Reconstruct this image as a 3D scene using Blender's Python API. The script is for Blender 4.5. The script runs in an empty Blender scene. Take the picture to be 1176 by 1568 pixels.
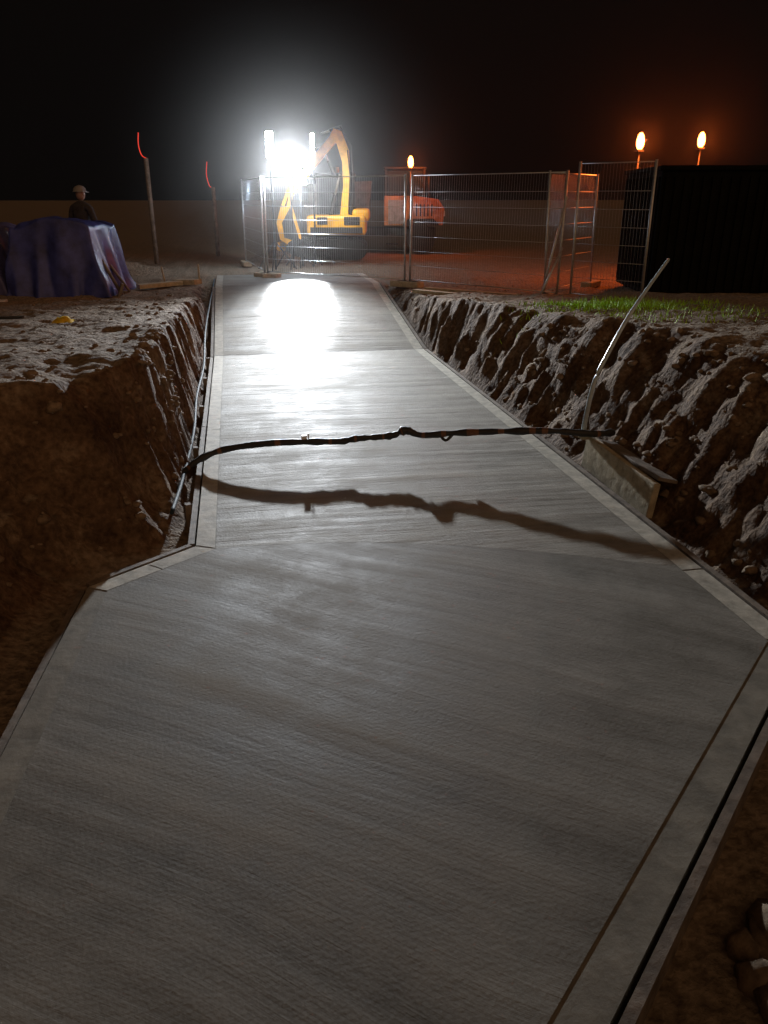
import bpy, bmesh, math, random
from mathutils import Vector, Matrix, noise, Euler
random.seed(7)
S = bpy.context.scene
S.view_settings.view_transform = 'Standard'
S.view_settings.look = 'None'
S.view_settings.exposure = 0
YAW = math.radians(-10.5)

# ------------------------------------------------------------ materials
def mat(name):
    m = bpy.data.materials.new(name); m.use_nodes = True
    nt = m.node_tree; b = nt.nodes['Principled BSDF']
    return m, nt, b

def simple(name, col, rough=0.6, metal=0.0, var=0.35, scale=6.0, bump=0.15, emis=None, es=0, spec=0.5):
    m, nt, b = mat(name)
    tc = nt.nodes.new('ShaderNodeTexCoord')
    n = nt.nodes.new('ShaderNodeTexNoise'); n.inputs['Scale'].default_value = scale
    n.inputs['Detail'].default_value = 8; n.inputs['Roughness'].default_value = 0.65
    nt.links.new(tc.outputs['Object'], n.inputs['Vector'])
    r = nt.nodes.new('ShaderNodeValToRGB')
    r.color_ramp.elements[0].position = 0.3; r.color_ramp.elements[1].position = 0.7
    r.color_ramp.elements[0].color = (*[c*(1-var) for c in col], 1)
    r.color_ramp.elements[1].color = (*[min(1, c*(1+var)) for c in col], 1)
    nt.links.new(n.outputs['Fac'], r.inputs['Fac'])
    nt.links.new(r.outputs['Color'], b.inputs['Base Color'])
    b.inputs['Roughness'].default_value = rough
    b.inputs['Metallic'].default_value = metal
    b.inputs['Specular IOR Level'].default_value = spec
    if bump:
        bp = nt.nodes.new('ShaderNodeBump'); bp.inputs['Strength'].default_value = bump
        bp.inputs['Distance'].default_value = 0.02
        nt.links.new(n.outputs['Fac'], bp.inputs['Height'])
        nt.links.new(bp.outputs['Normal'], b.inputs['Normal'])
    if emis:
        b.inputs['Emission Color'].default_value = (*emis, 1)
        b.inputs['Emission Strength'].default_value = es
    return m

def brushed(name, rot, base=0.30, warp=0.2, con=1.0, bstr=0.45, wmid=0.24, wband=0.24, hmid=1.0, hband=2.6):
    m, nt, b = mat(name)
    L = nt.links.new
    tc = nt.nodes.new('ShaderNodeTexCoord')
    mp = nt.nodes.new('ShaderNodeMapping'); mp.inputs['Rotation'].default_value = (0, 0, rot)
    L(tc.outputs['Object'], mp.inputs['Vector'])
    wn = nt.nodes.new('ShaderNodeTexNoise'); wn.inputs['Scale'].default_value = 0.5; wn.inputs['Detail'].default_value = 1
    L(mp.outputs['Vector'], wn.inputs['Vector'])
    ad = nt.nodes.new('ShaderNodeVectorMath'); ad.operation = 'MULTIPLY_ADD'
    ad.inputs[1].default_value = (warp, warp, 0); L(wn.outputs['Color'], ad.inputs[0]); L(mp.outputs['Vector'], ad.inputs[2])
    def stretched(sx, sy, detail=4, rough=0.7):
        m2 = nt.nodes.new('ShaderNodeMapping'); m2.inputs['Scale'].default_value = (sx, sy, 1)
        L(ad.outputs[0], m2.inputs['Vector'])
        n = nt.nodes.new('ShaderNodeTexNoise'); n.inputs['Scale'].default_value = 1
        n.inputs['Detail'].default_value = detail; n.inputs['Roughness'].default_value = rough
        L(m2.outputs['Vector'], n.inputs['Vector']); return n
    fine = stretched(4.0, 110, 2)
    mid = stretched(0.9, 12, 5, 0.65)
    band = stretched(0.3, 3.4, 3, 0.5)
    grain = nt.nodes.new('ShaderNodeTexNoise'); grain.inputs['Scale'].default_value = 55; grain.inputs['Detail'].default_value = 7
    L(tc.outputs['Object'], grain.inputs['Vector'])
    big = nt.nodes.new('ShaderNodeTexNoise'); big.inputs['Scale'].default_value = 2.0; big.inputs['Detail'].default_value = 10; big.inputs['Roughness'].default_value = 0.72
    L(tc.outputs['Object'], big.inputs['Vector'])
    def mth(op, a, bb):
        x = nt.nodes.new('ShaderNodeMath'); x.operation = op
        for i, v in enumerate((a, bb)):
            if isinstance(v, (int, float)): x.inputs[i].default_value = v
            else: L(v, x.inputs[i])
        return x.outputs[0]
    h = mth('ADD', mth('MULTIPLY', fine.outputs['Fac'], 0.22), mth('MULTIPLY', mid.outputs['Fac'], hmid))
    h = mth('ADD', h, mth('MULTIPLY', grain.outputs['Fac'], 0.5))
    h = mth('ADD', h, mth('MULTIPLY', band.outputs['Fac'], hband))
    bp = nt.nodes.new('ShaderNodeBump'); bp.inputs['Strength'].default_value = bstr; bp.inputs['Distance'].default_value = 0.008
    L(h, bp.inputs['Height']); L(bp.outputs['Normal'], b.inputs['Normal'])
    c = mth('ADD', mth('MULTIPLY', mid.outputs['Fac'], wmid), mth('MULTIPLY', big.outputs['Fac'], 0.90-wmid-wband))
    c = mth('ADD', c, mth('MULTIPLY', band.outputs['Fac'], wband))
    c = mth('ADD', c, mth('MULTIPLY', grain.outputs['Fac'], 0.10))
    r = nt.nodes.new('ShaderNodeValToRGB')
    r.color_ramp.elements[0].position = 0.39; r.color_ramp.elements[1].position = 0.61
    lo = 1-0.30*con; hi = 1+0.24*con
    r.color_ramp.elements[0].color = (base*lo, base*lo*0.94, base*lo*0.78, 1)
    r.color_ramp.elements[1].color = (base*hi, base*hi*0.96, base*hi*0.83, 1)
    L(c, r.inputs['Fac']); L(r.outputs['Color'], b.inputs['Base Color'])
    rr = nt.nodes.new('ShaderNodeMapRange'); rr.inputs['From Min'].default_value = 0.35; rr.inputs['From Max'].default_value = 0.65
    rr.inputs['To Min'].default_value = 0.50; rr.inputs['To Max'].default_value = 0.85
    L(c, rr.inputs['Value']); L(rr.outputs[0], b.inputs['Roughness'])
    b.inputs['Specular IOR Level'].default_value = 0.20
    return m

def dirt():
    m, nt, b = mat('earth')
    L = nt.links.new
    tc = nt.nodes.new('ShaderNodeTexCoord')
    n = nt.nodes.new('ShaderNodeTexNoise'); n.inputs['Scale'].default_value = 2.2; n.inputs['Detail'].default_value = 12; n.inputs['Roughness'].default_value = 0.7
    n2 = nt.nodes.new('ShaderNodeTexNoise'); n2.inputs['Scale'].default_value = 22; n2.inputs['Detail'].default_value = 8
    v = nt.nodes.new('ShaderNodeTexVoronoi'); v.inputs['Scale'].default_value = 9
    for x in (n, n2, v): L(tc.outputs['Object'], x.inputs['Vector'])
    r = nt.nodes.new('ShaderNodeValToRGB')
    e = r.color_ramp.elements
    e[0].position = 0.32; e[0].color = (0.065, 0.037, 0.022, 1)
    e[1].position = 0.74; e[1].color = (0.40, 0.31, 0.21, 1)
    k = e.new(0.54); k.color = (0.19, 0.122, 0.074, 1)
    L(n.outputs['Fac'], r.inputs['Fac'])
    mx = nt.nodes.new('ShaderNodeMix'); mx.data_type = 'RGBA'; mx.blend_type = 'MULTIPLY'; mx.inputs['Factor'].default_value = 0.8
    r2 = nt.nodes.new('ShaderNodeValToRGB'); r2.color_ramp.elements[0].position = 0.32; r2.color_ramp.elements[0].color = (0.32, 0.29, 0.27, 1)
    r2.color_ramp.elements[1].position = 0.65
    L(n2.outputs['Fac'], r2.inputs['Fac'])
    L(r.outputs['Color'], mx.inputs[6]); L(r2.outputs['Color'], mx.inputs[7])
    # paler colour on the level ground, darker colour on the cut faces
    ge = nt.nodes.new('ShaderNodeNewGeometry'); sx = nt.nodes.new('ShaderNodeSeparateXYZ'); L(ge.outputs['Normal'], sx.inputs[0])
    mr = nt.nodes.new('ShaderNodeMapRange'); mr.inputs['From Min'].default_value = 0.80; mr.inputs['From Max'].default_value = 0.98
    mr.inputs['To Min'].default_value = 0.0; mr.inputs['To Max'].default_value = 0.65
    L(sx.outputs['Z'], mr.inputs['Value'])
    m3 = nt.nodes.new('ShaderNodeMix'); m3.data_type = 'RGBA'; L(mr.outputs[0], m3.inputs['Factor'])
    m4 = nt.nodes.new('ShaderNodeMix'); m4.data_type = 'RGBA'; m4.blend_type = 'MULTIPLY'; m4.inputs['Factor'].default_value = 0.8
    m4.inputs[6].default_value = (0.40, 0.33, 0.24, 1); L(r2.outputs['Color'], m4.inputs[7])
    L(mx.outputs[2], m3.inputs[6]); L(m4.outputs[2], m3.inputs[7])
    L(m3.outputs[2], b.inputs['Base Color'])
    a = nt.nodes.new('ShaderNodeMath'); a.operation = 'MULTIPLY_ADD'; a.inputs[1].default_value = -0.35
    L(v.outputs['Distance'], a.inputs[0]); L(n2.outputs['Fac'], a.inputs[2])
    bp = nt.nodes.new('ShaderNodeBump'); bp.inputs['Strength'].default_value = 0.7; bp.inputs['Distance'].default_value = 0.05
    L(a.outputs[0], bp.inputs['Height']); L(bp.outputs['Normal'], b.inputs['Normal'])
    b.inputs['Roughness'].default_value = 0.9
    b.inputs['Specular IOR Level'].default_value = 0.2
    return m

M_dirt = dirt()
M_brx = brushed('brushed_concrete', 0.0, 0.28, 0.2, 1.4, 0.7)
M_brn = brushed('brushed_concrete_diagonal', math.radians(36), 0.215, 0.35, 1.25, 0.36, 0.15, 0.28, 0.7, 2.6)
M_edge = simple('concrete_margin', (0.23, 0.215, 0.175), 0.75, 0, 0.35, 6, 0.25, spec=0.2)
M_band = simple('trowelled_concrete', (0.45, 0.43, 0.36), 0.7, 0, 0.35, 9, 0.25, spec=0.25)
M_timber = simple('wet_timber', (0.19, 0.155, 0.12), 0.7, 0, 0.5, 9, 0.3, spec=0.3)
M_galv = simple('galvanised_steel', (0.5, 0.51, 0.52), 0.4, 0.6, 0.2, 20, 0.05)
M_black = simple('black_rubber', (0.018, 0.017, 0.016), 0.55, 0, 0.4, 20, 0.3)
M_joint = simple('joint_filler', (0.06, 0.055, 0.05), 0.8, 0, 0.4, 20, 0.3, spec=0.1)
M_tape = simple('brown_tape', (0.16, 0.07, 0.03), 0.5, 0, 0.4, 20, 0.2)
M_yel = simple('yellow_paint', (0.72, 0.38, 0.01), 0.45, 0, 0.35, 4, 0.08)
M_or = simple('orange_paint', (0.34, 0.13, 0.03), 0.5, 0, 0.6, 4, 0.08)
M_dark = simple('dark_steel', (0.03, 0.03, 0.03), 0.5, 0.4, 0.4, 10, 0.2)
M_glass = simple('cab_glass', (0.02, 0.025, 0.03), 0.1, 0, 0.2, 3, 0)
M_white = simple('white_plastic', (0.7, 0.7, 0.7), 0.5, 0, 0.15, 10, 0.05)
M_grey = simple('grey_panel', (0.2, 0.18, 0.17), 0.6, 0, 0.5, 7, 0.1)
M_cabin = simple('dark_green_cladding', (0.008, 0.008, 0.007), 0.85, 0, 0.3, 3, 0.1, spec=0.05)
M_blue = simple('blue_tarpaulin', (0.045, 0.06, 0.26), 0.4, 0, 0.6, 3, 0.3)
M_tarpg = simple('grey_tarpaulin', (0.09, 0.09, 0.22), 0.45, 0, 0.4, 4, 0.3)
M_pipe = simple('blue_pipe', (0.02, 0.04, 0.06), 0.7, 0, 0.2, 20, 0.05, spec=0.2)
M_pipew = simple('pale_conduit', (0.4, 0.5, 0.55), 0.35, 0, 0.25, 8, 0.05)
M_conc = simple('rough_concrete', (0.46, 0.40, 0.28), 0.8, 0, 0.35, 12, 0.4, spec=0.2)
M_rock = simple('stone', (0.22, 0.16, 0.105), 0.9, 0, 0.5, 18, 0.5, spec=0.2)
M_grass = simple('grass_blades', (0.30, 0.50, 0.02), 0.7, 0, 0.5, 30, 0)
M_lampw = simple('lit_flood_glass', (0.8, 0.8, 0.8), 0.4, 0, 0, 1, 0, (0.80, 0.93, 1.0), 40)
M_lampo = simple('lit_amber_glass', (0.8, 0.5, 0.2), 0.4, 0, 0, 1, 0, (1.0, 0.30, 0.05), 20)
M_lampr = simple('lit_red_glass', (0.8, 0.1, 0.05), 0.4, 0, 0, 1, 0, (1.0, 0.05, 0.03), 0.6)
M_yrag = simple('yellow_fabric', (0.75, 0.5, 0.02), 0.8, 0, 0.3, 20, 0.3)
M_jacket = simple('work_jacket', (0.045, 0.04, 0.038), 0.85, 0, 0.4, 12, 0.3, spec=0.2)
M_skin = simple('skin', (0.30, 0.18, 0.13), 0.6, 0, 0.15, 12, 0.05)
M_hat = simple('hard_hat', (0.22, 0.21, 0.2), 0.4, 0, 0.1, 8, 0)

# ------------------------------------------------------------ mesh builder
class B:
    def __init__(s): s.v = []; s.f = []; s.m = []; s.sm = []
    def add(s, vs, fs, m=0, smooth=False):
        o = len(s.v); s.v += [tuple(v) for v in vs]
        for f in fs: s.f.append(tuple(i+o for i in f)); s.m.append(m); s.sm.append(smooth)
    def box(s, c, d, m=0, rot=None, bev=0.0):
        bm = bmesh.new(); bmesh.ops.create_cube(bm, size=1)
        bmesh.ops.scale(bm, vec=d, verts=bm.verts)
        if bev > 0: bmesh.ops.bevel(bm, geom=bm.edges[:], offset=bev, segments=2, affect='EDGES', profile=0.5)
        R = Euler(rot).to_matrix() if rot else Matrix.Identity(3)
        bm.verts.index_update()
        s.add([R @ v.co + Vector(c) for v in bm.verts], [[v.index for v in f.verts] for f in bm.faces], m)
        bm.free()
    def ball(s, c, d, m=0):
        bm = bmesh.new(); bmesh.ops.create_uvsphere(bm, u_segments=20, v_segments=14, radius=0.5)
        bm.verts.index_update()
        s.add([Vector((v.co.x*d[0], v.co.y*d[1], v.co.z*d[2]))+Vector(c) for v in bm.verts], [[v.index for v in f.verts] for f in bm.faces], m, True)
        bm.free()
    def beam(s, a, b, w, h=None, m=0):
        a = Vector(a); b = Vector(b); h = h or w
        d = (b-a); L = d.length; d.normalize()
        q = d.to_track_quat('X', 'Z').to_matrix()
        vs = []
        for x in (0, L):
            for y, z in ((-w/2, -h/2), (w/2, -h/2), (w/2, h/2), (-w/2, h/2)):
                vs.append(a + q @ Vector((x, y, z)))
        s.add(vs, [(0,3,2,1),(4,5,6,7),(0,1,5,4),(1,2,6,5),(2,3,7,6),(3,0,4,7)], m)
    def tube(s, pts, r, seg=8, m=0, mfun=None):
        pts = [Vector(p) for p in pts]; n = len(pts)
        rs = r if isinstance(r, (list, tuple)) else [r]*n
        vs = []
        for i, p in enumerate(pts):
            t = (pts[min(i+1, n-1)] - pts[max(i-1, 0)]).normalized()
            up = Vector((0, 0, 1)) if abs(t.z) < 0.9 else Vector((1, 0, 0))
            u = t.cross(up).normalized(); w = u.cross(t)
            for k in range(seg):
                a = 2*math.pi*k/seg
                vs.append(p + (u*math.cos(a) + w*math.sin(a))*rs[i])
        for i in range(n-1):
            fs = [(k+i*seg, (k+1) % seg+i*seg, (k+1) % seg+(i+1)*seg, k+(i+1)*seg) for k in range(seg)]
            o = len(s.v) if i == 0 else o
            if i == 0: s.add(vs, fs, mfun(i) if mfun else m, True)
            else:
                for f in fs: s.f.append(tuple(j+o for j in f)); s.m.append(mfun(i) if mfun else m); s.sm.append(True)
        s.f.append(tuple(o+k for k in range(seg))[::-1]); s.m.append(m); s.sm.append(False)
        s.f.append(tuple(o+(n-1)*seg+k for k in range(seg))); s.m.append(m); s.sm.append(False)
    def prism(s, outline, y0, y1, m=0):
        n = len(outline)
        vs = [(x, y0, z) for x, z in outline] + [(x, y1, z) for x, z in outline]
        fs = [tuple(range(n)), tuple(range(n, 2*n))[::-1]]
        fs += [(i, i+n, (i+1) % n+n, (i+1) % n) for i in range(n)]
        s.add(vs, fs, m)
    def done(s, name, mats, loc=(0,0,0), rot=(0,0,0)):
        me = bpy.data.meshes.new(name); me.from_pydata(s.v, [], s.f)
        for x in mats: me.materials.append(x)
        me.polygons.foreach_set('material_index', s.m)
        me.polygons.foreach_set('use_smooth', s.sm)
        bm = bmesh.new(); bm.from_mesh(me); bmesh.ops.recalc_face_normals(bm, faces=bm.faces); bm.to_mesh(me); bm.free()
        o = bpy.data.objects.new(name, me); S.collection.objects.link(o)
        o.location = loc; o.rotation_euler = rot
        return o

def spline(pts, n=12):
    P = [Vector(p) for p in pts]; P = [2*P[0]-P[1]] + P + [2*P[-1]-P[-2]]
    out = []
    for i in range(1, len(P)-2):
        for k in range(n):
            t = k/n; a, b, c, d = P[i-1], P[i], P[i+1], P[i+2]
            out.append(0.5*((2*b) + (c-a)*t + (2*a-5*b+4*c-d)*t*t + (3*b-a-3*c+d)*t**3))
    out.append(P[-2]); return out

# ------------------------------------------------------------ terrain
RY0, RY1, RZ = 12.3, 16.4, 0.64
def rampz(y): return 0 if y < RY0 else (RZ if y > RY1 else RZ*(y-RY0)/(RY1-RY0))
TR = [(-0.5,16.4),(-0.52,12),(-0.50,8),(-0.53,5.45),(-1.22,4.85),(-1.36,4.2),(-1.5,2.2),(-1.9,-0.4),(-2.4,-3),(-1.2,-3),
      (-1.0,-1.1),(0.35,0.25),(1.62,1.15),(2.75,2.2),(3.1,3.2),(3.08,8),(3.03,12),(3.0,16.4)]
def sdist(x, y):
    best = 1e9; ins = False; n = len(TR)
    for i in range(n):
        ax, ay = TR[i]; bx, by = TR[(i+1) % n]
        dx, dy = bx-ax, by-ay
        t = max(0, min(1, ((x-ax)*dx+(y-ay)*dy)/(dx*dx+dy*dy)))
        q = (x-ax-t*dx)**2+(y-ay-t*dy)**2
        if q < best: best = q
        if (ay > y) != (by > y) and x < dx*(y-ay)/(by-ay)+ax: ins = not ins
    d = math.sqrt(best); return -d if ins else d
def sm(a, b, v):
    t = max(0, min(1, (v-a)/(b-a))); return t*t*(3-2*t)
def G(x, y):
    if y > 15: return 0.60
    if x < 1:
        g = 1.06 if y < 7 else 1.06-(y-7)/8*0.46
    else:
        g = 1.1 if y < 7 else 1.1-(y-7)/8*0.5
    if y < 3.2 and x > -0.9:
        g = min(g, 0.7)
    return g
def terr(x, y):
    d = sdist(x, y)
    far = max(abs(x)-15, abs(y-9)-15, 0)
    nz = noise.fractal(Vector((x*1.3, y*1.3, 3.1)), 1.0, 2.0, 5)
    right = x > 1.2 and y > 2.5
    if d < 3:
        if right: w = 1.15 if y < 7 else max(0.30, 1.15-(y-7)/5.5*0.85)
        elif y < 3 and x > -0.9: w = 0.7
        else: w = 0.32 + 0.85*(1-sm(5.2, 7.0, y))
        n1 = noise.noise(Vector((x*2.3, y*2.3, 7)))
        n2 = noise.noise(Vector((x*7, y*7, 2)))
        gm = max(0, min(1, 0.5+1.3*noise.noise(Vector((x*.8, y*.8, 31)))))
        gro = abs(noise.noise(Vector((x*1.2+n1, y*4.2+n1, 11))))
        dd = d + (n1*0.15 + n2*0.06 - gro*0.13*gm*(1 if right else 0.45))*min(1, max(0, d/0.12))
        t = max(0.0, min(1.0, dd/w))
        t = t**0.8 if right else t
        t = t*t*(3-2*t)*0.55 + t*0.45
    else: t = 1
    fl = rampz(y)-0.12
    fl += 0.02*nz if d > -0.1 else 0
    g = G(x, y)+0.06*nz*(1 if far == 0 else 0.6) + 0.018*noise.noise(Vector((x*9, y*9, 0)))
    if y > 16.2 and -0.7 < x < 3.2: g = min(g, 0.585)
    z = fl+(g-fl)*t
    if 0 < t < 1:
        k = math.sin(math.pi*t)
        f = noise.fractal(Vector((x*5, y*5, z*5)), 0.7, 2.1, 4)
        z += k*(0.07*f + 0.035*noise.noise(Vector((x*14, y*14, 5))))
        if not right: z += k*0.14*noise.noise(Vector((x*2.5, y*2.5, 8)))
    if d <= 0: z = min(z, rampz(y)-0.05)
    return z
def axis(lo, hi, st, L0, L1):
    a = []; v = lo
    while v < hi: a.append(v); v += st
    s = st
    while v < L1: a.append(v); s *= 1.22; v += s
    a.append(L1); v = lo; s = st; pre = []
    while True:
        s *= 1.22; v -= s
        if v < L0: break
        pre.append(v)
    return [L0]+pre[::-1]+a
xs = axis(-3.2, 5.4, 0.036, -250, 250); ys = axis(0.6, 16.8, 0.04, -60, 400)
vs = [(x, y, terr(x, y)) for y in ys for x in xs]
nx = len(xs)
fs = [(j*nx+i, j*nx+i+1, (j+1)*nx+i+1, (j+1)*nx+i) for j in range(len(ys)-1) for i in range(nx-1)]
me = bpy.data.meshes.new('ground'); me.from_pydata(vs, [], fs); me.materials.append(M_dirt)
me.polygons.foreach_set('use_smooth', [True]*len(fs))
S.collection.objects.link(bpy.data.objects.new('ground', me))

# ------------------------------------------------------------ concrete path
arc = [(-0.27+3.05*k/14, 5.05-0.86*(k/14)**1.5+0.10*math.sin(math.pi*k/14)) for k in range(15)]
BR = [(-0.93,4.54),(-1.08,2.3),(-1.35,-0.42),(0.8,1.47),(2.78,3.25)] + arc[::-1]
outer = [(-0.41,12.3),(-0.41,5.13),(-1.06,4.62),(-1.22,2.3),(-1.52,-0.55),(-1.3,-0.62),(0.90,1.36),(2.93,3.19),(2.93,12.3)]
b = B()
n = len(outer)
b.add([(x, y, 0) for x, y in outer]+[(x, y, -0.16) for x, y in outer],
      [tuple(range(n))]+[(i, (i+1) % n, (i+1) % n+n, i+n) for i in range(n)], 0)
prof = [(12.31, 0), (16.4, RZ), (18.6, RZ)]
for (y0, z0), (y1, z1) in zip(prof[:-1], prof[1:]):
    xa, xb = -0.41, 2.93
    b.add([(xa,y0,z0),(xb,y0,z0),(xb,y1,z1),(xa,y1,z1),(xa,y0,z0-.14),(xb,y0,z0-.14),(xb,y1,z1-.14),(xa,y1,z1-.14)],
          [(0,1,2,3),(0,3,7,4),(1,5,6,2)], 4)
    b.add([(-0.27,y0+0.006,z0+.004),(2.78,y0+0.006,z0+.004),(2.78,y1,z1+.004),(-0.27,y1,z1+.004)], [(0,1,2,3)], 1)
b.add([(x, y+0.002, .003) for x, y in arc]+[(2.78,12.275,.003),(-0.27,12.275,.003)], [tuple(range(len(arc)+2))], 1)
b.add([(x, y, 0.003) for x, y in BR], [tuple(range(len(BR)))], 2)
def strip(pts, m=4): b.add([(x, y, 0.003) for x, y in pts], [tuple(range(len(pts)))], m)
for y0, y1 in ((5.14, 8.1), (8.112, 10.4), (10.412, 12.275)):
    strip([(-0.408,y0),(-0.275,y0-(.07 if y0 < 6 else 0)),(-0.275,y1),(-0.408,y1)])
strip([(-0.41,5.12),(-0.71,4.885),(-0.61,4.795),(-0.275,5.05)]); strip([(-0.72,4.877),(-1.055,4.615),(-0.935,4.545),(-0.62,4.787)])
for y0, y1 in ((3.27, 4.13), (4.15, 6.9), (6.912, 9.5), (9.512, 12.275)):
    strip([(2.785,y0),(2.928,y0-(.05 if y0 < 3.5 else 0)),(2.928,y1),(2.785,y1)])
b.add([(-0.41,12.28,.0045),(2.93,12.28,.0045),(2.93,12.306,.0045),(-0.41,12.306,.0045)], [(0,1,2,3)], 3)
b.done('concrete_path', [M_edge, M_brx, M_brn, M_joint, M_band])

# timber formwork
b = B()
def board(p, q, top=0.0, w=0.045, h=0.15):
    b.beam((p[0], p[1], p[2]+top-h/2), (q[0], q[1], q[2]+top-h/2), w, h, 0)
for y0, y1 in ((5.2, 8.3), (8.32, 12.25)): board((-0.447, y0, 0), (-0.45, y1, 0), -0.012)
board((-0.447, 12.3, 0), (-0.447, 16.35, RZ), -0.01)
board((2.965, 3.2, 0), (2.965, 7.2, 0), 0.012); board((2.965, 7.22, 0), (2.965, 12.25, 0), 0.008)
board((2.965, 12.3, 0), (2.965, 16.35, RZ), 0.01)
board((2.93, 3.13, 0), (0.92, 1.32, 0), 0.02, 0.04); board((0.90, 1.30, 0), (-1.3, -0.7, 0), 0.02, 0.04)
board((-1.10, 4.62, 0), (-1.255, 2.3, 0), -0.02, 0.04, 0.10); board((-0.45, 5.16, 0), (-1.07, 4.67, 0), 0.0, 0.04)
for y in (5.8, 7.3, 8.9, 10.4, 11.8): b.box((-0.495, y, -0.03), (0.045, 0.05, 0.2), 0, (0.05, 0.02, 0.2))
b.done('timber_formwork', [M_timber])

b = B(); b.tube(spline([(-0.6,5.6,0.08),(-0.58,6.6,0.0),(-0.54,8,0.03),(-0.57,9.6,0.03),(-0.53,11.2,0.08),(-0.55,13,0.24),(-0.5,15,0.48),(-0.45,17.5,0.66)], 10), 0.016, 8)
b.done('water_pipe', [M_pipe])

# cable strung over the path
cp = spline([(-0.62,6.75,-0.02),(-0.45,6.92,0.06),(-0.2,6.95,0.14),(0.2,6.9,0.19),(0.6,6.84,0.20),(0.85,6.82,0.195),(1.0,6.8,0.22),(1.2,6.8,0.225),(1.35,6.78,0.24),(1.46,6.76,0.285),(1.6,6.7,0.25),(1.9,6.6,0.285),(2.3,6.42,0.33),(2.7,6.25,0.36),(3.05,6.2,0.33),(3.3,6.3,0.3)], 8)
rs = [0.030+0.014*noise.noise(Vector((i*0.35, 0, 0)))+ (0.010 if 68 < i < 75 else 0) for i in range(len(cp))]
b = B(); b.tube(cp, rs, 10, 0, lambda i: 1 if (i % 11 in (3,) or (80 < i < 104 and i % 5 == 0)) else 0)
b.box((0.52,6.86,0.235),(0.05,0.03,0.05),2); b.box((0.56,6.86,0.245),(0.012,0.012,0.06),2)
b.tube(spline([(1.75,6.66,0.27),(1.8,6.6,0.22),(1.88,6.62,0.27)],5),0.014,6)
b.done('armoured_cable', [M_black, M_tape, M_white])

cs = spline([(3.02,6.33,0.25),(3.04,6.33,0.5),(3.1,6.36,0.78),(3.24,6.42,1.03),(3.45,6.55,1.3),(3.7,6.72,1.53),(3.97,6.9,1.76)], 8)
b = B(); b.tube(cs, [0.024-0.010*i/len(cs) for i in range(len(cs))], 8)
b.done('plastic_conduit', [M_pipew])
b = B()
b.box((3.10, 5.75, 0.10), (0.06, 1.15, 0.30), 0, (0.06, 0.08, 0.05), 0.008)
b.box((3.02, 6.28, 0.30), (0.10, 0.06, 0.08), 0, (0.2, 0.1, 0.3), 0.01)
b.box((3.22, 5.70, 0.235), (0.18, 1.0, 0.03), 1, (0.02, 0.25, 0.05), 0.005)
b.done('concrete_chamber_side', [M_conc, M_timber])

# ------------------------------------------------------------ rubble
def rocks(name, spots, m):
    b = B()
    for (x, y, z, r) in spots:
        bm = bmesh.new(); bmesh.ops.create_icosphere(bm, subdivisions=2, radius=r)
        sx, sy, sz = random.uniform(.7,1.4), random.uniform(.7,1.3), random.uniform(.5,.9); o = random.random()*50
        vs = []
        for v in bm.verts:
            k = 1+0.5*noise.noise(v.co/r*1.4+Vector((o,o,o)))
            vs.append((x+v.co.x*k*sx, y+v.co.y*k*sy, z+v.co.z*k*sz))
        bm.verts.index_update()
        b.add(vs, [[v.index for v in f.verts] for f in bm.faces], 0, True); bm.free()
    return b.done(name, [m])
sp = []
for i in range(1300):
    x = random.uniform(-5, 6); y = random.uniform(1.0, 16); d = sdist(x, y)
    if d < 0.06: continue
    r = random.choice((0.01,0.012,0.018,0.022,0.03)) * (1.2 if d < 1.2 else 0.8)
    sp.append((x, y, terr(x, y)+r*0.1, r))
for i in range(420):
    y = random.uniform(2.5, 9); x = random.choice((random.uniform(3.1, 4.3), random.uniform(-2.6,-0.75) if y < 6.3 else random.uniform(-.95,-.6)))
    if sdist(x, y) < 0.05: continue
    r = random.uniform(0.015, 0.05); sp.append((x, y, terr(x, y)-r*.15, r))
for i in range(18):
    x = 1.66+random.uniform(-.12,.3); y = 1.36+random.uniform(-.15,.3); sp.append((x, y, terr(x, y)+0.03, random.uniform(.05,.13)))
rocks('rubble', sp, M_rock)

# grass
b = B()
for i in range(3600):
    if i < 3000: cx, cy = 5.0+random.gauss(0,.5), 9.9+random.gauss(0,.35)
    else: cx, cy = random.uniform(4.2, 6.5), random.uniform(7.5, 10.5)
    z = terr(cx, cy); h = random.uniform(.03, .10); a = random.random()*6.28
    dx, dy = math.cos(a)*.009, math.sin(a)*.009; lx, ly = random.gauss(0,.04), random.gauss(0,.04)
    b.add([(cx-dx,cy-dy,z-.01),(cx+dx,cy+dy,z-.01),(cx+lx,cy+ly,z+h)], [(0,1,2)], 0)
b.done('grass', [M_grass])

# ------------------------------------------------------------ mesh fence
def fence(p, q, z=0.62, H=2.08, lean=0.0, dens=0.055):
    p = Vector((p[0], p[1], z)); q = Vector((q[0], q[1], z)); L = (q-p).length
    d = (q-p).normalized()
    b = B()
    def P(s, h): return Vector((s, lean*h, h))
    for s in (0.02, L-0.02): b.tube([P(s, 0.0), P(s, H)], 0.021, 8)
    for h in (0.14, H-0.03): b.tube([P(0.02, h), P(L-0.02, h)], 0.010, 6)
    k = 0.06
    while k < L-0.04:
        b.tube([P(k, .14), P(k, H-.03)], 0.0018, 3); k += dens
    for h in [0.14+0.27*i for i in range(1, 7)]:
        b.tube([P(.02, h), P(L-.02, h)], 0.0040, 4)
    for s in (0.0, L):
        b.box((s, 0, 0.05), (0.62, 0.22, 0.12), 1, None, 0.02)
    return b.done('mesh_fence_panel', [M_galv, M_conc], tuple(p), (0, 0, math.atan2(d.y, d.x)))
A_, B_, C_ = (0.70,18.0), (3.36,15.75), (5.45,12.95)
fence(A_, B_); fence((3.42,15.70), C_, lean=0.02); fence((0.66,18.1), (0.30,21.5))
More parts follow.
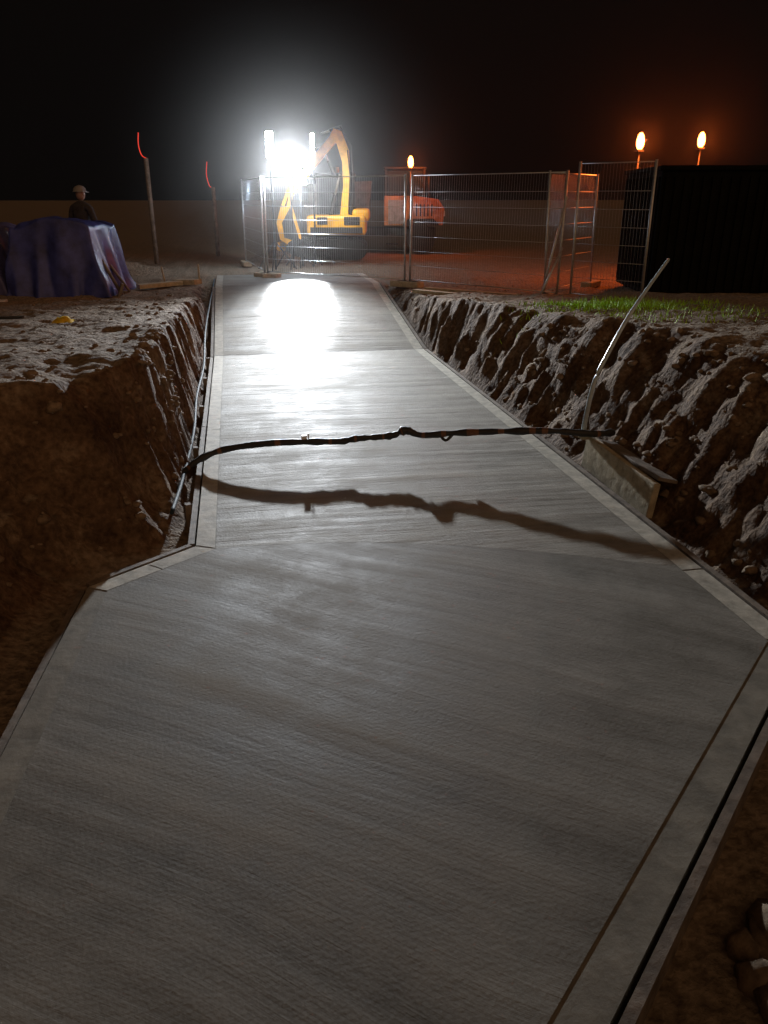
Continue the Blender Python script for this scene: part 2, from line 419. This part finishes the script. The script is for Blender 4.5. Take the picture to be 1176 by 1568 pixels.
fence((5.62,12.85), (6.42,11.8), H=2.2, lean=-0.02)
fence((5.30,13.2), (7.0,15.0), lean=0.03)
b = B(); b.tube([(5.05,12.75,0.62),(5.5,13.0,2.3)],0.02,6); b.tube([(4.95,12.6,0.66),(5.45,12.9,1.5)],0.018,6); b.done('fence_brace',[M_galv])

# ------------------------------------------------------------ timbers lying around
b = B()
b.beam((-1.9,16.3,0.66),(-1.1,16.7,0.68),0.2,0.08,0); b.beam((-1.2,16.9,0.68),(-0.75,16.6,0.70),0.25,0.1,0)
b.tube([(-1.45,17.2,0.6),(-1.5,17.25,0.95)],0.02,6); b.tube([(-0.75,17.2,0.6),(-0.75,17.2,1.0)],0.02,6)
b.done('loose_timber', [M_conc])
b = B()
for p, q in (((3.3,14.6,.66),(4.3,13.3,.66)),((3.6,14.9,.66),(4.9,13.4,.67)),((4.0,13.2,.68),(5.0,12.0,.72))):
    b.beam(p, q, 0.16, 0.06, 0)
b.done('scaffold_board', [M_conc])

# ------------------------------------------------------------ excavator (faces left)
def excavator(loc, rz):
    b = B()
    Y, D, K, GL, GV, RD = 0, 1, 2, 3, 4, 5
    for sy in (-0.75, 0.75):
        out = []
        for k in range(9): a = math.pi/2+math.pi*k/8; out.append((-0.65+0.27*math.cos(a), 0.27+0.27*math.sin(a)))
        for k in range(9): a = -math.pi/2+math.pi*k/8; out.append((1.15+0.27*math.cos(a), 0.27+0.27*math.sin(a)))
        b.prism(out, sy-0.2, sy+0.2, D)
        for k in range(20): b.box((-0.65+k*0.095, sy, 0.545), (0.05, 0.42, 0.03), K)
        for k in range(5): b.tube([(-0.55+k*0.4, sy-0.215, 0.22), (-0.55+k*0.4, sy+0.215, 0.22)], 0.10, 10, K)
    b.box((0.25, 0, 0.5), (1.2, 1.2, 0.22), K, None, 0.03)
    b.box((0.55, 0, 0.93), (1.7, 1.6, 0.55), Y, None, 0.08)
    b.box((0.55, -0.81, 0.80), (1.5, 0.02, 0.16), K)
    b.box((1.0, -0.81, 1.05), (0.45, 0.02, 0.22), K); b.box((0.15, -0.81, 1.05), (0.3, 0.02, 0.2), K)
    b.box((1.25, 0.05, 1.2), (0.5, 1.5, 0.35), Y, None, 0.1)
    b.box((0.5, 0.42, 1.72), (1.05, 0.72, 1.05), GL, None, 0.05)
    for x in (-0.03, 1.03):
        for y in (0.05, 0.79): b.beam((x, y, 1.2), (x*0.95+.02, y, 2.28), 0.07, 0.07, D)
    b.box((0.5, 0.42, 2.29), (1.15, 0.82, 0.09), D, None, 0.03)
    b.box((-1.15, 0, 0.28), (0.08, 1.7, 0.38), Y, (0, 0.15, 0), 0.01)
    b.beam((-0.5, 0.4, 0.35), (-1.1, 0.4, 0.28), 0.1, 0.12, Y); b.beam((-0.5, -0.4, 0.35), (-1.1, -0.4, 0.28), 0.1, 0.12, Y)
    y = -0.45
    b.prism([(0.62,0.95),(0.86,0.95),(0.95,2.1),(0.93,2.9),(0.74,3.38),(0.52,3.45),(0.42,3.28),(0.60,3.05),(0.74,2.6),(0.76,2.0)], y-0.13, y+0.13, Y)
    b.prism([(0.74,3.26),(0.58,3.44),(0.30,3.14),(-0.55,2.26),(-0.84,1.75),(-0.74,1.66),(-0.30,2.14),(0.30,2.82)], y-0.10, y+0.10, Y)
    b.beam((-0.78,y,1.95),(-1.0,y,1.45),0.07,0.09,Y); b.beam((-0.76,y,1.72),(-0.86,y,1.25),0.09,0.12,Y)
    bk = [(-0.74,1.45),(-1.02,1.42),(-1.16,1.0),(-1.08,0.55),(-0.82,0.38),(-0.50,0.42),(-0.46,0.5),(-0.78,0.56),(-0.94,0.8),(-0.92,1.1)]
    b.prism(bk, y-0.38, y+0.38, Y)
    b.prism([(-0.76,1.4),(-1.0,1.0),(-0.95,0.6),(-0.5,0.47)], y-0.385, y-0.355, K); b.prism([(-0.76,1.4),(-1.0,1.0),(-0.95,0.6),(-0.5,0.47)], y+0.355, y+0.385, Y)
    for k in range(4): b.box((-0.42, y-0.3+k*0.2, 0.45), (0.12, 0.06, 0.04), K)
    def ram(p, q, r=0.055):
        p = Vector(p); q = Vector(q); mth = p.lerp(q, 0.58)
        b.tube([p, mth], r, 8, K); b.tube([mth, q], r*0.55, 8, GV)
    ram((0.30,y,0.95),(0.66,y,2.3)); ram((0.52,y-0.02,2.2),(0.2,y,2.95),0.05); ram((0.75,y,3.50),(0.15,y,3.32),0.05); ram((0.05,y-.13,2.98),(-0.8,y-.13,1.95),0.045)
    b.tube([(0.98,y-.1,1.2),(1.04,y-.1,2.2),(1.0,y-.1,3.0),(0.7,y-.1,3.52)],0.025,6,K)
    b.tube([(0.9,y-.15,1.3),(0.96,y-.15,2.2),(0.9,y-.15,2.9)],0.018,6,K)
    b.tube([(0.55,0.42,2.33),(0.55,0.42,2.5)],0.05,8,RD)
    return b.done('excavator', [M_yel, M_dark, M_black, M_glass, M_galv, M_or], loc, (0, 0, rz))
excavator((2.55,24.3,0.60), YAW)

# ------------------------------------------------------------ dumper truck
def dumper(loc, rz):
    b = B()
    for x in (-1.5, 1.3):
        for y in (-0.9, 0.9):
            b.tube([(x, y-0.2, 0.45), (x, y+0.2, 0.45)], 0.45, 18, 1); b.tube([(x, y-0.22, 0.45), (x, y+0.22, 0.45)], 0.2, 10, 1)
    b.box((0, 0, 0.65), (3.6, 1.0, 0.25), 1, None, 0.03)
    b.prism([(-2.3,0.95),(-0.4,0.85),(-0.25,2.15),(-2.2,2.05)], -1.0, 1.0, 2)
    for k in range(5): b.box((-2.1+k*.42, -1.02, 1.45), (0.05, 0.04, 0.9), 2)
    for k in range(3): b.box((-1.3, -1.03, 1.25+k*.25), (0.9-.2*k, 0.01, 0.09), 4)
    b.prism([(0.15,0.85),(2.0,0.85),(2.05,1.35),(1.85,1.62),(1.1,1.72),(0.15,1.72)], -0.72, 0.72, 0)
    for k in range(6): b.box((1.05+k*.12, -.735, 1.3), (0.04, 0.02, 0.36), 1)
    b.box((0.55, -.735, 1.25), (0.55, 0.02, 0.7), 2); b.box((0.8, -.76, 1.3), (0.12, 0.03, 0.03), 1)
    b.prism([(0.72,0.86),(1.88,0.86),(1.7,1.05),(0.9,1.05)], -1.12, -0.70, 1)
    for z in (0.3,0.55): b.box((0.4,-.85,z),(.4,.25,.04),1)
    b.box((0.8, 0, 2.1), (1.15, 1.25, 0.72), 3, None, 0.05)
    for x in (0.2, 1.4):
        for y in (-.65, .65): b.beam((x, y, 1.7), (x, y, 2.5), 0.06, 0.06, 1)
    b.box((0.8, 0, 2.52), (1.35, 1.4, 0.07), 1, None, 0.03)
    b.tube([(1.55,-.6,1.7),(1.55,-.6,2.35)],.04,8,1)
    b.box((2.05, -0.5, 1.2), (0.05, 0.3, 0.16), 4)
    return b.done('dumper_truck', [M_or, M_black, M_grey, M_glass, M_white], loc, (0, 0, rz))
dumper((4.75,26.4,0.60), YAW)

# ------------------------------------------------------------ dark site cabin on the right
b = B()
b.box((3.0, 1.3, 1.10), (6.0, 2.5, 2.0), 0, None, 0.03)
for k in range(40): b.box((0.1+k*0.15, 0.035, 1.10), (0.07, 0.03, 1.8), 0)
for k in range(16): b.box((-0.015, 0.15+k*0.15, 1.10), (0.03, 0.07, 1.8), 0)
b.box((3.0, 1.3, 2.13), (6.1, 2.6, 0.08), 0, None, 0.02)
b.box((4.6, 0.01, 1.05), (0.9, 0.05, 1.8), 0); b.box((4.9, -0.03, 1.0), (0.04, 0.05, 0.15), 1)
for x in (0.3, 3, 5.7):
    for y in (0.2, 2.4): b.box((x, y, 0.0), (0.3, 0.2, 0.22), 0)
b.done('site_cabin', [M_cabin, M_dark], (6.95,12.6,0.60), (0,0,math.radians(-14)))

# ------------------------------------------------------------ lamps
def point(name, loc, e, col, r=0.08):
    l = bpy.data.lights.new(name, 'POINT'); l.energy = e; l.color = col; l.shadow_soft_size = r
    return l
def spotl(name, e, col, ang, blend, r):
    l = bpy.data.lights.new(name, 'SPOT'); l.energy = e; l.color = col; l.shadow_soft_size = r
    l.spot_size = math.radians(ang); l.spot_blend = blend
    return l
def attach(l, parent, loc, tgt=None):
    o = bpy.data.objects.new('lamp', l); S.collection.objects.link(o)
    bpy.context.view_layer.update()
    o.parent = parent; o.matrix_parent_inverse = parent.matrix_world.inverted(); o.location = loc
    if tgt: o.rotation_euler = (Vector(tgt)-Vector(loc)).to_track_quat('-Z', 'Y').to_euler()
COOL = (0.91, 0.955, 1.0)
def flood(loc, h=0.34, w=0.14):
    x, y, z = loc
    b = B()
    b.box((0, 0, 0), (w+.05, 0.10, h+.05), 0, None, 0.01)
    b.box((0, -0.058, 0), (w, 0.014, h), 1, None, 0.004)
    for k in range(5): b.box((0, 0.07, -h/2+h*k/4), (w, 0.05, 0.012), 0)
    b.tube([(0, 0.02, -h/2), (0, 0.02, 0.62-z)], 0.025, 8, 0)
    for a in (0.4, 2.5, 4.6): b.tube([(0, 0.02, 1.3-z), (0.55*math.cos(a), 0.02+0.55*math.sin(a), 0.62-z)], 0.016, 6, 0)
    return b.done('floodlight', [M_dark, M_lampw], loc, (0, 0, YAW*0.5))
f1 = flood((1.00,20.1,3.42), 0.56, 0.17); f2 = flood((1.48,20.6,3.10), 0.42, 0.13); f3 = flood((1.75,21.0,2.74), 0.34, 0.30)
f4 = flood((2.15,21.6,3.55),0.45,0.09)
attach(spotl('lamp', 12000, COOL, 58, 1.0, 0.13), f2, (1.45,20.3,3.05), (0.8,0.0,1.25))
attach(spotl('lamp', 8000, COOL, 15, 0.5, 0.07), f3, (1.68,20.85,2.74), (1.25,16.1,0.6))
attach(point('lamp', 0, 110, (.62,.80,1), 0.06), f1, (0.98,19.95,3.42))
attach(point('lamp', 0, 130, (.62,.80,1), 0.06), f3, (1.73,20.85,2.74))
attach(spotl('lamp', 700, (1,.97,.9), 75, 0.8, 0.08), f4, (2.1,21.35,3.35), (2.6,24.3,2.2))
AMB = (1.0, 0.15, 0.022)
def amber(loc, zb=0.6, name='amber_site_lamp', e=230, k=1.0):
    x, y, z = loc; b = B()
    b.tube([(0,0,zb-z),(0,0,-0.20)], 0.022, 8, 0); b.box((0,0,-0.20),(0.14,0.14,0.04),0)
    b.tube([(0,0,-0.18),(0,0,-0.12),(0,0,-0.02),(0,0,0.08),(0,0,0.14)],[0.04*k,0.075*k,0.085*k,0.065*k,0.03*k],14,1); b.tube([(0,0,.14),(0,0,.17)],0.03,8,0)
    o = b.done(name, [M_dark, M_lampo], loc)
    attach(point('lamp', 0, e, AMB, 0.1), o, (x, y-0.16, z))
amber((8.6,16.7,3.40)); amber((10.96,18.3,3.55))
amber((5.5,25.2,3.30), e=110)
def red(loc, pts, zb=0.6):
    b = B(); b.tube(spline(pts, 6), 0.014, 6, 1); b.tube([(0.12,0,zb-loc[2]),(0.12,0,pts[-1][2]+.02)], 0.06, 8, 0)
    b.done('red_marker_light', [M_timber, M_lampr], loc)
red((-2.2,22.75,3.2), [(0.0,0,0.62),(-0.03,0,0.35),(0.02,0,0.1),(0.16,0,0.0)])
red((-0.6,25.5,2.5), [(0.0,0,0.75),(-0.04,0,0.4),(0.02,0,0.1),(0.12,0,0.04)])
# ------------------------------------------------------------ tarpaulin covered stack
def tarp(name, x0, x1, yd, h, loc, rz, m):
    n = 80; b = B(); vs = []
    cx, wx, wy = (x0+x1)/2, (x1-x0)/2, yd/2
    for j in range(n+1):
        for i in range(n+1):
            u = (i/n-.5)*2; v = (j/n-.5)*2
            e = max(abs(u), abs(v)); ang = math.atan2(v, u)
            if e < 0.55: s = e/0.55; drop = 0.0; rad = 0.86*s
            else: s = (e-.55)/.45; drop = s; rad = 0.86 + 0.30*s**1.3
            px = u/max(e, 1e-6)*rad; py = v/max(e, 1e-6)*rad
            fold = math.sin(ang*9+4*noise.noise(Vector((u*2, v*2, 5))))*0.06*drop + noise.noise(Vector((u*3, v*3, 2)))*0.16*drop
            px *= 1+fold; py *= 1+fold*1.3
            z = h*(1-drop**1.15) - 0.10*(1-drop)*(1-math.cos(u*2.5)) + 0.14*noise.noise(Vector((u*2.2, v*2.2, h)))*(1-drop) + 0.04*noise.noise(Vector((u*6, v*6, h)))
            if u > .2: z -= (u-.2)*.22*(1-drop)
            vs.append((cx+px*wx, py*wy, max(z, 0.0)))
    fs = [(j*(n+1)+i, j*(n+1)+i+1, (j+1)*(n+1)+i+1, (j+1)*(n+1)+i) for j in range(n) for i in range(n)]
    b.add(vs, fs, 0, True)
    return b.done(name, [m], loc, (0, 0, rz))
tarp('blue_tarpaulin_cover', -0.75, 0.95, 1.4, 1.34, (-3.2,16.2,0.58), math.radians(-14), M_blue)
tarp('grey_tarpaulin_cover', -0.9, 0.75, 1.4, 1.30, (-4.9,16.75,0.58), math.radians(-14), M_tarpg)
b = B(); b.tube([(0,0,0),(0,0,.85)],0.06,10); b.tube([(0,0,.85),(0,0,.93)],[0.07,0.03],10); b.box((0,0,.02),(.3,.3,.06),0,None,.01)
b.done('white_bollard',[M_white],(-4.02,14.4,.62))

def worker(loc, rz):
    V = [((0,0,.95),(.16,.13)),((0,0,1.15),(.17,.13)),((0,-.01,1.35),(.20,.14)),((0,-.01,1.47),(.15,.10)),((0,-.03,1.56),(.06,.06)),
         ((.21,-.01,1.42),(.08,.08)),((.28,.0,1.17),(.065,.065)),((.24,-.14,.98),(.048,.048)),((.21,-.20,.94),(.03,.04)),
         ((-.21,-.01,1.42),(.08,.08)),((-.29,.0,1.17),(.065,.065)),((-.26,-.12,.97),(.048,.048)),((-.23,-.18,.92),(.03,.04)),
         ((.10,0,.86),(.11,.11)),((.12,-.02,.48),(.075,.075)),((.13,.02,.10),(.055,.055)),((.14,-.14,.05),(.05,.045)),
         ((-.10,0,.86),(.11,.11)),((-.12,-.02,.48),(.075,.075)),((-.13,.02,.10),(.055,.055)),((-.14,-.14,.05),(.05,.045))]
    E = [(0,1),(1,2),(2,3),(3,4),(3,5),(5,6),(6,7),(7,8),(3,9),(9,10),(10,11),(11,12),(0,13),(13,14),(14,15),(15,16),(0,17),(17,18),(18,19),(19,20)]
    me = bpy.data.meshes.new('body'); me.from_pydata([v for v, r in V], E, [])
    body = bpy.data.objects.new('body', me); S.collection.objects.link(body)
    md = body.modifiers.new('skin', 'SKIN'); md.use_smooth_shade = True
    for i, (v, r) in enumerate(V): me.skin_vertices[0].data[i].radius = r
    me.skin_vertices[0].data[0].use_root = True
    body.modifiers.new('sub', 'SUBSURF').levels = 2
    me.materials.append(M_jacket)
    h = B(); h.ball((0,-.04,1.68),(.165,.20,.235),0); h.ball((0,-.145,1.665),(.03,.04,.045),0)
    for sx in (-1,1): h.ball((sx*.083,-.03,1.67),(.02,.04,.06),0); h.ball((sx*.033,-.13,1.695),(.028,.02,.016),2)
    h.ball((0,-.133,1.62),(.055,.02,.012),2)
    h.tube([(0,-.03,1.725),(0,-.03,1.735),(0,-.03,1.79),(0,-.03,1.83),(0,-.03,1.85)],[.145,.125,.115,.075,.01],20,1)
    h.box((0,-.16,1.725),(.16,.09,.012),1,(.15,0,0),.005)
    for sx in (-1,1):
        hx = sx*.22; h.ball((hx,-.22,.90),(.05,.075,.09),0)
        for k in range(4): h.tube([(hx-.02+k*.013,-.24,.88),(hx-.022+k*.014,-.255,.83+.004*abs(k-1.5)),(hx-.02+k*.013,-.24,.80)],[.009,.009,.007],6,0)
        h.tube([(hx-sx*.02,-.22,.90),(hx-sx*.045,-.25,.87),(hx-sx*.045,-.26,.84)],[.011,.010,.008],6,0)
    head = h.done('head_and_hands', [M_skin, M_hat, M_black])
    e = bpy.data.objects.new('worker', None); S.collection.objects.link(e)
    body.parent = e; head.parent = e; e.location = loc; e.rotation_euler = (0,0,rz)
worker((-2.95,17.4,.66), math.radians(150))
b = B(); b.tube([(-2.72,15.7,1.85),(-2.1,15.45,0.6)],0.03,6); b.tube([(-2.6,16.1,1.5),(-2.0,15.8,0.62)],0.025,6); b.box((-2.12,15.43,.68),(.05,.22,.28),0,(0,.4,.2),.01)
b.done('shovel',[M_timber])
b = B(); vs = []
for j in range(9):
    for i in range(9):
        x = (i-4)*.03; y = (j-4)*.03; r = math.hypot(i-4, j-4)/4
        vs.append((x*(1-.2*noise.noise(Vector((i,j,0)))), y, max(0, .07*(1-r)+.06*noise.noise(Vector((i*.6,j*.6,2))))))
b.add(vs,[(j*9+i,j*9+i+1,j*9+i+10,j*9+i+9) for j in range(8) for i in range(8)],0,True)
b.done('yellow_glove',[M_yrag],(-2.1,10.1,terr(-2.1,10.1)+.03))
b = B(); b.tube([(-3.6,10.9,terr(-3.6,10.9)+.03),(-2.6,10.3,terr(-2.6,10.3)+.04)],.02,6); b.done('steel_bar',[M_black])
def heap(loc, r, h):
    b = B(); n = 28; vs = []
    for j in range(n+1):
        for i in range(n+1):
            x = (i/n-.5)*2; y = (j/n-.5)*2; q = max(0, 1-math.hypot(x, y))
            vs.append((x*r, y*r, h*q**.8*(1+.5*noise.noise(Vector((x*3,y*3,loc[0]))))+.06*noise.noise(Vector((x*9,y*9,1)))*(q>0)-.03))
    b.add(vs,[(j*(n+1)+i,j*(n+1)+i+1,(j+1)*(n+1)+i+1,(j+1)*(n+1)+i) for j in range(n) for i in range(n)],0,True)
    b.done('spoil_heap',[M_dirt],loc)
heap((1.2,23.4,.58),.9,.35); heap((-3.0,20.5,.58),1.6,.3)

# ------------------------------------------------------------ night mist over the site
b = B(); b.box((2, 28, 5), (56, 28, 14), 0)
m = bpy.data.materials.new('night_mist'); m.use_nodes = True; nt = m.node_tree; nt.nodes.clear()
o = nt.nodes.new('ShaderNodeOutputMaterial'); v = nt.nodes.new('ShaderNodeVolumeScatter')
v.inputs['Density'].default_value = 0.0026; v.inputs['Anisotropy'].default_value = 0.72
nt.links.new(v.outputs[0], o.inputs['Volume'])
b.done('mist', [m])

# ------------------------------------------------------------ world: night sky, warm glow added unseen behind the viewer to brighten banks and slab
w = bpy.data.worlds.new('World'); S.world = w; w.use_nodes = True; nt = w.node_tree
L = nt.links.new
bg = nt.nodes['Background']
sky = nt.nodes.new('ShaderNodeTexSky'); sky.sky_type = 'NISHITA'; sky.sun_disc = False
sky.sun_elevation = math.radians(-6); sky.sun_rotation = math.radians(180)
tc = nt.nodes.new('ShaderNodeTexCoord')
dt = nt.nodes.new('ShaderNodeVectorMath'); dt.operation = 'DOT_PRODUCT'; dt.inputs[1].default_value = (0.30, -0.93, 0.12)
L(tc.outputs['Generated'], dt.inputs[0])
mr = nt.nodes.new('ShaderNodeMapRange'); mr.interpolation_type = 'SMOOTHSTEP'
mr.inputs['From Min'].default_value = 0.1; mr.inputs['From Max'].default_value = 0.98; mr.inputs['To Min'].default_value = 0; mr.inputs['To Max'].default_value = 1
L(dt.outputs['Value'], mr.inputs['Value'])
mx = nt.nodes.new('ShaderNodeMix'); mx.data_type = 'RGBA'
mx.inputs[6].default_value = (0.0022, 0.0017, 0.0015, 1); mx.inputs[7].default_value = (0.38, 0.215, 0.115, 1)
L(mr.outputs[0], mx.inputs['Factor'])
ad = nt.nodes.new('ShaderNodeMix'); ad.data_type = 'RGBA'; ad.blend_type = 'ADD'; ad.inputs['Factor'].default_value = 0.01
L(mx.outputs[2], ad.inputs[6]); L(sky.outputs[0], ad.inputs[7]); L(ad.outputs[2], bg.inputs['Color'])
bg.inputs['Strength'].default_value = 1.0

# ------------------------------------------------------------ camera
c = bpy.data.cameras.new('camera'); co = bpy.data.objects.new('camera', c); S.collection.objects.link(co)
c.sensor_fit = 'VERTICAL'; c.sensor_height = 24; c.lens = 18.03; c.clip_end = 1000; c.clip_start = 0.05
co.location = (0, 0, 2.3); co.rotation_euler = (math.radians(67.7), 0, YAW)
S.camera = co
